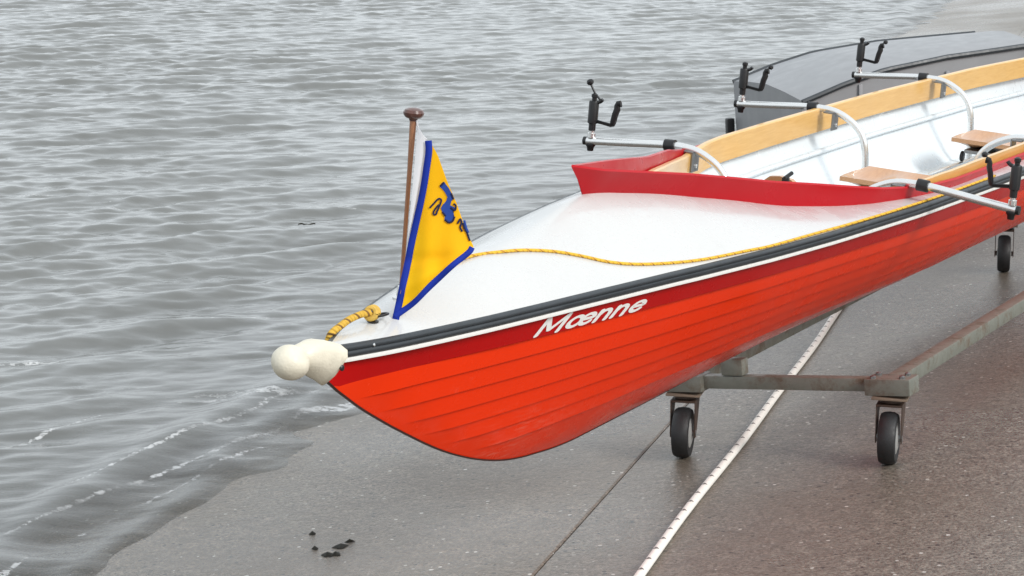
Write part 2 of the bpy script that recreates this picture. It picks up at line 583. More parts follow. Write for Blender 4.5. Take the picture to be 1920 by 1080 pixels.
for i in range(26):                                     # short crest flecks further out
    a_ = random.uniform(-.5, 6.5)
    d_ = -random.uniform(.35, 2.8) - a_ * .15
    L_ = random.uniform(.10, .40)
    t_ = math.radians(random.gauss(64, 9))
    FOAM.append(([(a_ - math.cos(t_) * L_ * .5, d_ - math.sin(t_) * L_ * .5), (a_ + random.uniform(-.02, .02), d_), (a_ + math.cos(t_) * L_ * .5, d_ + math.sin(t_) * L_ * .5)], random.uniform(.006, .013)))
def foam_mask(X, Y):
    A = (X - S0.x) * SD.x + (Y - S0.y) * SD.y
    D = (X - S0.x) * ND.x + (Y - S0.y) * ND.y
    m = np.zeros_like(X)
    for pts, w in FOAM:
        P = np.array([(p.x, p.y) for p in spline([(x, y, 0) for x, y in pts], 6)])
        sel = np.where((A > P[:, 0].min() - .15) & (A < P[:, 0].max() + .15) & (D > P[:, 1].min() - .15) & (D < P[:, 1].max() + .15))[0]
        if not len(sel): continue
        a, d_ = A[sel], D[sel]
        best = np.full(len(sel), 9.0)
        n = len(P) - 1
        for i in range(n):
            e = P[i + 1] - P[i]
            t = np.clip(((a - P[i, 0]) * e[0] + (d_ - P[i, 1]) * e[1]) / (e @ e), 0, 1)
            q = np.hypot(a - P[i, 0] - t * e[0], d_ - P[i, 1] - t * e[1])
            ww = w * (.35 + .65 * math.sin(math.pi * (i + .5) / n) ** .5)
            best = np.minimum(best, q / ww)
        m[sel] = np.maximum(m[sel], np.exp(-(best * .62) ** 2 * .7))
    return m
NX = 520
ys = list(np.arange(1.0, 5.2, .05))
while ys[-1] < 34.0:
    ys.append(ys[-1] + .011 + max(0, (ys[-1] - 8.0)) * .0013)
ys = np.array(ys)
NY = len(ys)
us = np.linspace(-1, 1, NX)
gu = np.where(np.abs(us) <= .8, us / .8, np.sign(us) * (1 + (np.abs(us) - .8) / .2 * 2.2))   # coarser out to the sides
Y = np.repeat(ys[:, None], NX, 1)
X = gu[None, :] * (1.6 + .225 * Y)
Z = wave_h(X, Y)
far_fade = np.clip((ys[-1] - Y) / 3.0, 0, 1)
Z = Z * far_fade
D = (X - S0.x) * ND.x + (Y - S0.y) * ND.y
dep = Z - SLOPE * D
V = np.stack([X, Y, Z], -1).reshape(-1, 3)
idx = np.arange(NY * NX).reshape(NY, NX)
F = np.stack([idx[:-1, :-1], idx[:-1, 1:], idx[1:, 1:], idx[1:, :-1]], -1).reshape(-1, 4)
keep = (dep.reshape(-1)[F].max(1) > -.02)
F = F[keep]
used = np.unique(F)
remap = -np.ones(len(V), int)
remap[used] = np.arange(len(used))
V = V[used]
F = remap[F]
depv = dep.reshape(-1)[used]
# open water to the horizon, round the detailed sheet
yl = float(ys[-1])
o0 = len(V)
zl = -.05
fan = lambda y: 3.2 * (1.6 + .225 * y)
extra = [(-2500, -200, zl), (-2500, 3000, zl), (2500, 3000, zl), (2500, yl, zl), (fan(yl), yl, 0), (-fan(yl), yl, 0), (-fan(1.0), 1.0, 0), (-1.0, 1.0, -.01), (-52.0, -200, zl)]
V = np.vstack([V, np.array(extra)])
me = bpy.data.meshes.new('water')
polys = [list(map(int, q)) for q in F] + [[o0 + 5, o0 + 4, o0 + 3, o0 + 2, o0 + 1], [o0 + 0, o0 + 6, o0 + 5, o0 + 1], [o0 + 0, o0 + 8, o0 + 7, o0 + 6]]
me.from_pydata(V.tolist(), [], polys)
fa = me.attributes.new('foam', 'FLOAT', 'POINT')
fa.data.foreach_set('value', np.concatenate([foam_mask(V[:o0, 0], V[:o0, 1]), np.zeros(len(extra))]).astype(np.float32))
oa = me.attributes.new('open_water', 'FLOAT', 'POINT')
oa.data.foreach_set('value', np.concatenate([np.zeros(o0), np.ones(len(extra))]).astype(np.float32))
at = me.attributes.new('depth', 'FLOAT', 'POINT')
at.data.foreach_set('value', np.concatenate([depv, np.ones(len(extra))]).astype(np.float32))
me.materials.append(M['water'])
me.shade_smooth()
water = bpy.data.objects.new('water', me)
col.objects.link(water)
tag(water, kind='structure')

def water_z(x, y):
    return float(wave_h(np.array([x]), np.array([y]))[0])

# ------------------------------------------------------------------ rowing boat (boat frame: x aft from the bow, y to the far side, z up)
YAW, ROLL = math.radians(28), math.radians(5)
ax = Vector((math.sin(YAW), math.cos(YAW), 0))
nr = Vector((math.cos(YAW), -math.sin(YAW), 0))
upv = Vector((0, 0, 1))
nr2 = nr * math.cos(ROLL) - upv * math.sin(ROLL)
up2 = upv * math.cos(ROLL) + nr * math.sin(ROLL)
BOW = Vector((-.41248, 5.00574, .95))
BM = Matrix(((ax.x, -nr2.x, up2.x, BOW.x), (ax.y, -nr2.y, up2.y, BOW.y), (ax.z, -nr2.z, up2.z, BOW.z), (0, 0, 0, 1)))
def bw_pt(s, b, h):
    """boat coordinates (b positive on the near side) to the world"""
    return BOW + ax * s + nr2 * b + up2 * h

LEN = 8.6
S_BOW = -.045
def c0(s):
    """the fine bow curves a little to the near side"""
    return .046 * min(1.0, max(0.0, 1 - s / 1.25)) ** 1.3
def bs(s):
    return float(np.interp(s, [S_BOW, 0, .05, .102, .243, .43, .632, .847, 1.076, 1.32, 1.727, 2.1, 2.7, 3.5, 4.6, 5.8, 6.8, 7.6, 8.2, LEN],
                           [.004, .014, .033, .051, .087, .13, .17, .209, .25, .291, .35, .39, .435, .463, .475, .45, .39, .29, .17, .02]))
def keel(s):
    return float(np.interp(s, [S_BOW, .06, .189, .351, .55, .759, .944, 1.232, 1.83, 2.72, 4.0, 6.5, 7.6, 8.3, LEN],
                           [.066, .134, .202, .280, .370, .442, .485, .515, .507, .482, .475, .475, .45, .36, .1]))
def camber(s):
    return float(np.interp(s, [S_BOW, .1, .221, .45, .671, .966, 1.245, 1.55, 1.77, 1.95, 2.11, 2.5, 3, 7.4, 7.8, LEN],
                           [0, .0045, .0265, .052, .077, .108, .161, .146, .114, .09, .058, .02, .012, .03, .05, .0]))
def smooth_f(fn, w):
    def g_(s):
        return sum(fn(min(LEN, max(S_BOW, s + q * w))) for q in (-1, -.5, 0, .5, 1)) / 5.0 if s > S_BOW + w else fn(s)
    return g_
bsm = smooth_f(bs, .06)
kem = smooth_f(keel, .08)
cam_m = smooth_f(camber, .09)
def deck_h(s, b):
    return cam_m(s) * (1 - abs(b / max(bsm(s), .004)) ** float(np.interp(s, [.6, 1.1, 1.3, 1.9], [1.7, 1.17, 1.17, 1.6])))
def deck_w(s, b):
    return deck_h(s, b - c0(s))

EDGE = [0.0, .096, .148, .207, .265, .320, .375, .432]   # strake edges, metres of girth below the sheer
NS = len(EDGE)
def section(s, nsub=7):
    """outer skin from sheer to keel as (b, h), resampled to equal shares of its length"""
    B_, D_ = bsm(s), kem(s)
    n = float(np.interp(s, [S_BOW, .6, 1.2, 2.2, 3.5, 6.5, LEN], [1.0, 1.06, 1.13, 1.22, 1.45, 1.45, 1.1]))
    th = np.linspace(0, math.pi / 2, 60)
    b = B_ * np.cos(th) ** (2 / n)
    h = -D_ * np.sin(th) ** (2 / n)
    L = np.concatenate([[0], np.cumsum(np.hypot(np.diff(b), np.diff(h)))])
    G_ = float(L[-1])
    L /= L[-1]
    fn = lambda t: (float(np.interp(t, L, b)), float(np.interp(t, L, h)))
    fn.girth = G_
    return fn
SST = np.concatenate([np.linspace(S_BOW, 1.5, 50), np.linspace(1.58, 7.0, 46), np.linspace(7.1, LEN, 20)])
SECT = [section(float(s)) for s in SST]

boat = empty('rowing_boat', mat=BM)
tag(boat, 'orange red and white clinker rowing boat with red breakwater standing on a trolley', 'boat')
def bmesh_part(name, pts_rows, mat, parent=boat, close=False, angle=None, smooth=True):
    vs = [p for r in pts_rows for p in r]
    w = len(pts_rows[0])
    fs = []
    for i in range(len(pts_rows) - 1):
        for j in range(w - 1 + (1 if close else 0)):
            a, b = i * w + j, i * w + (j + 1) % w
            fs.append((a, b, b + w, a + w))
    if close:
        fs.append(tuple(range(w)))
        fs.append(tuple(range((len(pts_rows) - 1) * w, len(pts_rows) * w)))
    return mesh(name, vs, fs, mat, parent, smooth, angle)

for side in (1, -1):                                    # 1 = near side
    for i in range(NS):
        rows = []
        for s, sec in zip(SST, SECT):
            endf = min(1.0, max(0.0, (8.2 - s) / .5))
            G_ = sec.girth
            ef = [0.0] + [min(1.0, max(0.0, (G_ - q - .018) / .05)) * endf for q in EDGE[1:]] + [0.0]
            ef[1] *= min(1.0, max(0.0, (s - .25) / .3))
            T = [min(q, G_) / G_ for q in EDGE] + [1.0]
            fade = min(1.0, max(0.0, (s - .25) / .5)) * endf
            row = []
            gp = .0034 / G_                            # half the groove between two strakes, running out at the stem
            ta, tb = T[i] + gp * ef[i], T[i + 1] - gp * ef[i + 1]
            for q, t in enumerate(np.linspace(ta, tb, 6)):
                b, h = sec(t)
                b2, h2 = sec(min(1, t + .01)); b0, h0 = sec(max(0, t - .01))
                nb, nh = -(h2 - h0), (b2 - b0)
                L_ = math.hypot(nb, nh) or 1
                nb, nh = nb / L_, nh / L_
                if nb < 0: nb, nh = -nb, -nh
                off = .0065 * ef[i + 1] * (q / 5.0)
                row.append((b + nb * off, h + nh * off))
            for t in (T[i + 1], T[i]):                  # inside skin, meeting the next strake behind the groove
                b, h = sec(t)
                e_ = ef[i + 1] if t == T[i + 1] else ef[i]
                row.append((max(0, b - .003 - .008 * e_), h + .001 + .002 * e_))
            rows.append([(s, -side * max(b, 0), h) for b, h in row])
        o = bmesh_part('sheer_strake' if i == 0 else 'strake', rows, 'sheer' if i == 0 else 'hull', close=True, angle=38)
        if i == 0:
            o['label'] = 'dark red top strake of the hull'

# dark strip along keel and stem: the thin shadow line there, put in as colour
rows = []
for s in SST:
    D_ = kem(s)
    ds_ = .006
    rows.append([(s - .0015, -.002, -D_ - .001), (s - .0015, .002, -D_ - .001), (s, .004, -D_ + .003), (s, -.004, -D_ + .003)])
bmesh_part('keel_shade_strip', rows, 'line_dark', close=True, smooth=False)

# rub rail and white stripe on each side
for side in (1, -1):
    rows, rows2 = [], []
    for s in SST:
        if s < -.04: continue
        b = bsm(s)
        e = .004
        prof = [(-.004, .0045), (.006, .004), (.011, -.001), (.0105, -.007), (.008, -.0090), (.0115, -.0115), (.012, -.0185), (.008, -.0225), (-.002, -.0235)]
        rows.append([(s, -side * (b + x), y) for x, y in prof])
        prof = [(-.006, -.0240), (.0075, -.0240), (.0082, -.0285), (.0070, -.0335), (-.006, -.0345)]
        rows2.append([(s, -side * (b + x), y) for x, y in prof])
    bmesh_part('rub_rail', rows, 'rubber', close=True, angle=50)
    bmesh_part('trim_stripe', rows2, 'white', close=True, angle=50)

# breakwater lines: base on the deck, top flared forward (near side; mirrored for the far side)
TOP = [(1.155, 0, .243), (1.268, .043, .224), (1.44, .073, .203), (1.66, .112, .176), (1.86, .157, .148), (2.065, .205, .118), (2.25, .255, .096), (2.42, .306, .075), (2.58, .350, .056), (2.75, .386, .043), (2.92, .408, .036), (3.1, .420, .033)]
BASE = [(1.245, 0, 0), (1.262, .004, 0), (1.44, .044, 0), (1.65, .091, 0), (1.80, .124, 0), (1.98, .168, 0), (2.20, .228, 0), (2.38, .284, 0), (2.55, .332, 0), (2.74, .374, 0), (2.92, .400, 0), (3.1, .411, 0)]
def arm_b(s):
    return float(np.interp(s, [q[0] for q in BASE] + [3.6, 4.6, 5.8, 6.6, 7.2, 7.6], [q[1] for q in BASE] + [.418, .428, .402, .345, .17, 0.0]))
def arm_top(s):
    return float(np.interp(s, [q[0] for q in TOP] + [4, 7.6], [q[2] for q in TOP] + [.06, .075]))

# deck: whole bow deck, side decks outside the cockpit, stern deck
NB = 17
rows = []
for s in np.linspace(S_BOW, 1.25, 40):
    B_ = bsm(s)
    rows.append([(s, -B_ * q, deck_h(s, B_ * q) + .004) for q in np.linspace(1, -1, 2 * NB - 1)])
bow_rows = rows
vs, fs = [], []
def grid(rows):
    n0 = len(vs); w = len(rows[0])
    for r in rows: vs.extend(r)
    for i in range(len(rows) - 1):
        for j in range(w - 1):
            a = n0 + i * w + j
            fs.append((a, a + 1, a + w + 1, a + w))
grid(bow_rows)
SD_ = np.concatenate([np.linspace(1.25, 3.1, 42), np.linspace(3.2, 7.6, 40)])
for side in (1, -1):
    rr = []
    for s in SD_:
        B_, A_ = bsm(s), arm_b(s) - .006
        A_ = max(A_, 0)
        rr.append([(s, -side * (A_ + (B_ - A_) * q), deck_h(s, A_ + (B_ - A_) * q) + .004) for q in np.linspace(1, 0, NB)])
    grid(rr)
grid([[(s, -bsm(s) * q, deck_h(s, bsm(s) * q) + .004) for q in np.linspace(1, -1, 2 * NB - 1)] for s in np.linspace(7.6, LEN, 16)])
mesh('deck', vs, fs, 'deck', boat, True, 60)

# breakwater and coaming, one V-shaped piece
def resample(P, ss):
    return [(float(np.interp(s, np.arange(len(P)), [q[0] for q in P])), float(np.interp(s, np.arange(len(P)), [q[1] for q in P])), float(np.interp(s, np.arange(len(P)), [q[2] for q in P]))) for s in ss]
ext = [(3.6, .427, .032), (4.6, .437, .032), (5.8, .411, .032), (6.6, .350, .036), (7.2, .175, .07), (7.6, 0, .08)]
exb = [(3.6, .418, 0), (4.6, .428, 0), (5.8, .402, 0), (6.6, .345, 0), (7.2, .17, 0), (7.6, 0, 0)]
ii = np.concatenate([[0, .5, 1], np.linspace(1.25, 11, 50), np.linspace(11.2, 17, 30)])
tops = resample(TOP + ext, ii)
bases = resample(BASE + exb, ii)
vs, fs = [], []
for side in (1, -1):
    n0 = len(vs)
    for (ts_, tb, th_), (b_s, bb, _) in zip(tops, bases):
        bh = deck_h(b_s, bb) - .004
        th_ = max(th_, bh + .02) + (float(np.interp(ts_, [1.2, 1.5, 2.0, 2.32, 2.5, 2.8], [0, .005, .010, .016, .016, 0])) if side < 0 else 0)
        ms_, mb, mh = (ts_ * .45 + b_s * .55), (tb * .40 + bb * .60), bh * .5 + th_ * .5
        t2 = max(0, tb - .012)
        b2 = max(0, bb - .012)
        ring = [(b_s, bb, bh), (ms_, mb, mh), (ts_, tb, th_ - .003), (ts_ + .002, max(0, tb - .004), th_ + .002), (ts_ + .01, t2, th_), (b_s + .01, b2, bh - .02)]
        vs.extend([(x, -side * y, z) for x, y, z in ring])
    w = 6
    for i in range(len(tops) - 1):
        for j in range(w - 1):
            a = n0 + i * w + j
            fs.append((a, a + 1, a + w + 1, a + w))
mesh('breakwater', vs, fs, 'coaming', boat, True, 17)

# wooden lining boards inside the coaming
for side in (1, -1):
    rows = []
    for s in np.concatenate([np.linspace(1.75, 3.1, 24), np.linspace(3.2, 6.9, 26)]):
        b = arm_b(s) - .014
        b = min(b, bsm(s) - .03)
        t_ = float(np.interp(s, [1.75, 2.05, 2.2, 2.35, 2.5, 2.65, 2.8, 3.0, 3.5], [.12, .100, .086, .070, .054, .043, .044, .052, .055]))
        lo = t_ - .088
        rows.append([(s, -side * (b - .002), lo), (s, -side * (b - .016), lo + .001), (s, -side * (b - .017), t_ - .004), (s, -side * (b - .013), t_), (s, -side * (b + .0), t_)])
    bmesh_part('lining_board', rows, 'ply', close=True, angle=40)

# inside of the hull
rows = []
for s in np.concatenate([np.linspace(1.3, 3, 20), np.linspace(3.1, 7.4, 26)]):
    sec = section(float(s))
    A_ = max(.01, arm_b(s) - .02)
    prof = [(min(A_, bsm(s) - .03), -.006)]
    for t in np.linspace(.06, .72, 9):
        b, h = sec(t)
        prof.append((max(.0, min(b - .030, A_ + .035)), h))
    fl = -.27
    prof = [(b, max(h, fl)) for b, h in prof] + [(0.0, fl)]
    full = [(s, -b, h) for b, h in prof] + [(s, b, h) for b, h in prof[:-1][::-1]]
    rows.append(full)
bmesh_part('inner_shell', rows, 'inner', angle=40)
for side in (1, -1):                                    # stringer along the inside
    pth = [(s, -side * (min(arm_b(s) + .015, section(float(s))(.20)[0] - .030) - .006), -.105) for s in np.linspace(2.2, 6.8, 30)]
    b = MB(); b.tube(pth, .011, 8)
    b.build('stringer', 'inner', boat)
for s in (2.35, 3.6, 4.85, 6.1):                        # slide rails
    for y in (-.11, .11):
        MB().box((s, y, -.215), (.70, .022, .02), bevel=.004).build('slide_rail', 'alu', boat)

# moulded bow cap with ball
b = MB()
prof_n = 14
rows = []
for s, wb, top, bot in ((-.152, .017, .012, -.018), (-.143, .024, .020, -.028), (-.128, .029, .026, -.038), (-.106, .033, .028, -.049), (-.085, .036, .027, -.059), (-.066, .038, .024, -.070), (-.049, .040, .020, -.080), (-.036, .042, .016, -.066), (-.026, .044, .013, -.042)):
    ring = []
    for q in range(16):
        a = 2 * math.pi * q / 16
        cy, cz = math.cos(a), math.sin(a)
        zc, hz = (top + bot) / 2, (top - bot) / 2
        ex = .55 if cz > 0 else .8
        y = wb * (abs(cy) ** ex) * (1 if cy > 0 else -1) * (1.0 if cz > 0 else (1 - .78 * (-cz) ** 1.3))
        lump = .0032 * mnoise.noise(Vector((s * 28, y * 28, cz * 2)))
        ring.append((s, y * (1 + lump * 30), zc + hz * (abs(cz) ** ex) * (1 if cz > 0 else -1) + lump))
    rows.append(ring)
cap = bmesh_part('bow_cap', rows, 'cream', close=True, angle=60)
BC = Vector((-.178, 0, -.002))
bb = MB()
bm = bmesh.new()
bmesh.ops.create_uvsphere(bm, u_segments=28, v_segments=18, radius=.0385)
bm.verts.index_update()
bb.add([(v.co.x * 1.10 + BC.x, v.co.y * (1 + mnoise.noise(v.co * 30) * .13) + BC.y, v.co.z * (.95 + mnoise.noise(v.co * 26) * .14) + BC.z) for v in bm.verts], [[v.index for v in q.verts] for q in bm.faces])
bm.free()
bb.build('bow_ball', 'cream', cap)
for side in (1, -1):
    MB().lathe([(.0062, 0), (.0068, .003), (.004, .005)], (-.041, -side * .0398, -.034), (-.2, -side, .1), 12).build('screw', 'black', cap)
# small rail screw heads
for s in (.075,):
    MB().lathe([(.004, 0), (.0035, .0015), (.001, .0022)], (s, -(bsm(s) + .0105), -.004), (0, -1, .4), 10).build('rail_screw', 'alu', boat)

# eye bolt with ring on the bow deck
e0 = Vector((.163, .004, deck_h(.163, .004) + .004))
ey = MB()
ey.lathe([(.014, 0), (.014, .003), (.006, .005), (.005, .012)], e0, (0, -.15, 1), 16)
ringp = [(e0.x + .010 * math.cos(a), e0.y, e0.z + .018 + .010 * math.sin(a)) for a in np.linspace(-math.pi / 2, 1.5 * math.pi, 20)]
ey.tube(ringp, .0036, 8, False)
eye = ey.build('eye_bolt', 'black', boat)
rp = [(e0.x + .016 + .021 * math.cos(a), e0.y - .010 + .016 * math.sin(a), e0.z + .014 - .004 * math.sin(a)) for a in np.linspace(0, 2 * math.pi, 28)]
MB().tube(rp, .0026, 8, False).build('ring', 'black', eye)

# name on the sheer strake: each letter a part, drawn as thick rounded italic strokes
LS0, LS1 = .680, 1.160
def skin(s, t, off):
    sec = section(s)
    b, h = sec(t); b2, h2 = sec(t + .02)
    nb, nh = (h - h2), (b2 - b)
    L_ = math.hypot(nb, nh)
    q = .0065 * min(1.0, max(0.0, (s - .25) / .3)) * min(1.0, t * sec.girth / EDGE[1])
    return (s, -(b + nb / L_ * (off + q)), h + nh / L_ * (off + q))
def arc(cx, cy, rx, ry, a0, a1, n=18):
    return [(cx + rx * math.cos(math.radians(a0 + (a1 - a0) * i / n)), cy + ry * math.sin(math.radians(a0 + (a1 - a0) * i / n))) for i in range(n + 1)]
E_GLYPH = [[(.10, .36), (.54, .36)] + arc(.32, .34, .25, .29, 5, 325)]
N_GLYPH = [[(.08, .0), (.08, .66)], [(.09, .40)] + arc(.31, .38, .20, .25, 165, 0, 10) + [(.51, .0)]]
GLYPHS = [('M', 1.12, [[(.06, 0), (.06, .98)], [(.07, .96), (.44, .22)], [(.44, .22), (.88, .96)], [(.88, .98), (.88, 0)]]),
          ('ae', 1.20, [arc(.32, .34, .25, .29, 0, 360, 26), [(x + .50, y) for x, y in E_GLYPH[0]]]),
          ('n', .72, N_GLYPH), ('n', .72, N_GLYPH), ('e', .60, E_GLYPH)]
SHEAR, SW = .33, .18
total = sum(g_[1] for g_ in GLYPHS)
sc = (LS1 - LS0) / (total + SHEAR * .9)
name_o = empty('name_lettering')
name_o.parent = boat
name_o['label'] = 'white italic boat name on the dark red strake'
xo = 0.0
for gi, (_, adv, strokes) in enumerate(GLYPHS):
    vs, fs = [], []
    for si, st in enumerate(strokes):
        P = [Vector((st[0][0], st[0][1], 0))]
        for a_, b_ in zip(st[:-1], st[1:]):             # short steps so that the letter follows the skin
            n_ = max(1, int(math.dist(a_, b_) / .12))
            P += [Vector((a_[0] + (b_[0] - a_[0]) * q / n_, a_[1] + (b_[1] - a_[1]) * q / n_, 0)) for q in range(1, n_ + 1)]
        rows = []
        for i, p in enumerate(P):
            t = (P[min(i + 1, len(P) - 1)] - P[max(i - 1, 0)]).normalized()
            rows.append((p + Vector((-t.y, t.x, 0)) * SW * .5, p, p - Vector((-t.y, t.x, 0)) * SW * .5))
        t0, t1 = (P[1] - P[0]).normalized(), (P[-1] - P[-2]).normalized()
        def capn(p, t):
            nn = Vector((-t.y, t.x, 0)) * SW * .5
            return [(p + nn * .62 + t * SW * .32, p + t * SW * .40, p - nn * .62 + t * SW * .32)]
        rows = [tuple(reversed(capn(P[0], -t0)[0]))] + rows + capn(P[-1], t1)
        n0 = len(vs)
        for r_ in rows:
            for p in r_:
                y = .04 + p.y * .96
                s_ = LS0 + (xo + p.x + SHEAR * p.y) * sc
                arcl = (.0885 + .003 * (s_ - .66) / .44) + (.0425 - .0885) * y
                sec_tot = section(s_).girth
                vs.append(skin(s_, arcl / sec_tot, .0010 + .0003 * si))
        for i in range(len(rows) - 1):
            for j in range(2):
                a = n0 + i * 3 + j
                fs.append((a, a + 1, a + 4, a + 3))
    mesh('letter', vs, fs, 'letter', name_o, True)
    xo += adv

# outriggers: bent tube across the gunwale, pin and open oarlock at the outer end
def outrigger(s, side, ball=False):
    sd = -side
    P = lambda b, h, x=0: (s + x, sd * b, h)
    gate = .703
    main = MB()
    path = spline([P(.722, .026), P(.60, .038), P(.46, .053), P(.40, .056), P(.34, .052), P(.29, .034), P(.245, .004), P(.215, -.04), P(.20, -.12), P(.19, -.29)], 6)
    main.tube(path, .0125, 14)
    r_ = main.build('outrigger', 'alu', boat)
    MB().tube([P(.728, .026), P(.717, .0265)], .0138, 14).build('end_cap', 'black', r_)
    MB().tube([P(.44, .0545), P(.405, .0565)], .019, 14).build('clamp_collar', 'black', r_)
    cp = MB()
    cp.box(P(.333, .016), (.058, .006, .066), bevel=.0015)
    cp.box(P(.350, .046), (.058, .04, .006), bevel=.0015)
    cl = cp.build('clamp_plate', 'alu_dark', r_)
    MB().lathe([(.007, 0), (.007, .005), (.004, .007)], P(.330, .002), (0, -sd, 0), 6).build('clamp_bolt', 'alu', r_)
    MB().lathe([(.010, -.032), (.012, -.020), (.016, -.014), (.016, -.010), (.007, -.008), (.007, .0)], P(gate, .028), (0, 0, 1), 14).build('pin_nut', 'black', r_)
    MB().lathe([(.013, .012), (.013, .026), (.009, .028), (.009, .034)], P(gate, .028), (0, 0, 1), 14).build('spacer', 'alu', r_)
    lk = MB()
    lk.lathe([(.010, .034), (.0115, .036), (.0115, .056), (.0165, .060), (.0165, .128), (.015, .132), (.008, .134), (.008, .142), (.0105, .144), (.0105, .153), (.004, .157)], P(gate, .028), (0, 0, 1), 16)
    lk.tube([P(gate - .010, .095), P(gate - .038, .092), P(gate - .064, .089), P(gate - .0705, .092), P(gate - .073, .098), P(gate - .078, .125), P(gate - .084, .143), P(gate - .083, .155), P(gate - .086, .161), P(gate - .096, .163)], [.0050, .0046, .0050, .0058, .0062, .0064, .0066, .0060, .0066, .0070], 10, flat=1.7)
    lk.tube(spline([P(gate - .010, .155), P(gate - .022, .160), P(gate - .030, .168)], 4), .0062, 8)
    lk.build('oarlock', 'black', r_)
    if ball:
        MB().tube([P(gate - .022, .165), P(gate, .185), P(gate + .018, .213)], .0036, 8).build('screw_shaft', 'black', r_)
        MB().lathe([(.003, -.010), (.010, -.006), (.0125, .001), (.009, .008), (.002, .011)], P(gate + .020, .218), (0, sd * .5, .8), 14).build('screw_knob', 'black', r_)
    else:
        MB().lathe([(.002, -.009), (.008, -.006), (.0098, .001), (.007, .007), (.002, .009)], P(gate - .102, .178), (0, sd * -.5, .8), 12).build('screw_knob', 'black', r_)
    return r_
for s in (2.737, 4.0, 5.26):
    for side in (-1, 1):
        outrigger(s, side, ball=(s < 3 and side == -1))

# small black cleat on the inside of the near coaming
MB().box((2.26, -.16, .075), (.018, .02, .05), bevel=.004).tube([(2.25, -.16, .098), (2.28, -.17, .112)], .006, 8).build('cleat', 'black', boat)
MB().box((2.26, -.165, .02), (.05, .04, .12), bevel=.004).build('bracket', 'inner', boat)

# tan wooden foot board standing inside, its rounded top just over the coaming
vs, fs = [], []
prof = [(.036, -.25), (.036, .030), (.044, .058), (.062, .073), (.095, .078), (.13, .072), (.150, .055), (.158, .03), (.158, -.25)]
for x0_, lean in ((0, 0), (.022, 0)):
    vs += [(2.40 + x0_ - h * .25, -b, h) for b, h in prof]
n_ = len(prof)
fs = [tuple(range(n_)), tuple(range(n_, 2 * n_))[::-1]] + [(i, (i + 1) % n_, (i + 1) % n_ + n_, i + n_) for i in range(n_)]
mesh('foot_board', vs, fs, 'seatwood', boat, False)
for o in boat.children_recursive:
    if o.type == 'MESH':
        for v in o.data.vertices:
            if v.co.x < 1.25:
                v.co.y -= c0(v.co.x)

# ------------------------------------------------------------------ sliding seats inside the boat
for q, (s, lab) in enumerate(((2.17, 'tan wooden sliding seat nearest the breakwater inside the rowing boat'), (3.75, 'tan wooden sliding seat in the middle of the rowing boat'), (5.0, 'tan wooden sliding seat farthest from the breakwater in the rowing boat'))):
    st = empty('sliding_seat', mat=BM @ Matrix.Translation((s, 0, -.205)))
    tag(st, lab, 'boat seat', 'sliding seats in the rowing boat')
    rows = []
    for x in np.linspace(-.15, .15, 13):
        row = []
        for y in np.linspace(-.17, .17, 15):
            dish = .012 * math.cos(y / .17 * 2 * math.pi) * math.cos(x / .15 * math.pi / 2) + .02 * (x / .15) ** 2
            wy = y * (1 - .12 * (x / .15) ** 2)
            row.append((x, wy, .075 + dish))
        rows.append(row)
    top = [p for r in rows for p in r]
    n1, w = len(top), 15
    vs = top + [(x, y, z - .016) for x, y, z in top]
    fs = []
    for i in range(12):
        for j in range(14):
            a = i * w + j
            fs += [(a, a + 1, a + w + 1, a + w), (n1 + a, n1 + a + w, n1 + a + w + 1, n1 + a + 1)]
    for i in range(12):
        for j in (0, 14):
            a = i * w + j
            fs.append((a, a + w, n1 + a + w, n1 + a))
    for j in range(14):
        for i in (0, 12):
            a = i * w + j
            fs.append((a, a + 1, n1 + a + 1, n1 + a))
    mesh('seat_top', vs, fs, 'seatwood', st, True, 40)
    MB().box((0, 0, .045), (.26, .20, .014), bevel=.003).build('carriage', 'alu_dark', st)
    for x in (-.11, .11):
        for y in (-.11, .11):
            MB().lathe([(.018, -.006), (.021, -.004), (.021, .004), (.018, .006)], (x, y, .0215), (0, 1, 0), 16).build('wheel', 'black', st)

# ------------------------------------------------------------------ deck line, bow painter
dl = [(.52, -.034), (.60, -.020), (.672, -.005), (.74, .037), (.811, .065), (.894, .103), (.962, .143), (1.029, .185), (1.112, .22), (1.229, .255), (1.383, .291), (1.586, .325), (1.716, .346), (1.95, .370), (2.3, .402), (2.8, .434), (3.4, .452)]
o = rope('deck_line', [bw_pt(s, b, deck_w(s, b) + .0080) for s, b in dl], .0040, 'rope')
tag(o, 'thin yellow flecked rope snaking across the white bow deck', 'rope')
pp = [(.160, .034, .036), (.150, .029, .041), (.128, .019, .038), (.104, .009, .030), (.080, .004, .020), (.062, .000, .012), (.054, -.006, -.002), (.056, -.014, -.04), (.07, -.016, -.08)]
o = rope('bow_painter', [bw_pt(*q) for q in pp], .0080, 'painter')
tag(o, 'frayed yellow and brown mooring rope knotted to the bow eye', 'rope')
# a knot turn round the eye
for q in range(2):
    kn = MB()
    cc = bw_pt(.156 + q * .009, .033, .040)
    kn.tube([cc + (ax * .35 * math.sin(a) + nr2 * math.cos(a) + up2 * .9 * math.sin(a)) * .0125 for a in np.linspace(0, 2 * math.pi, 20)], .0062, 8, False)
    kn.build('knot', 'cord', None).parent = o

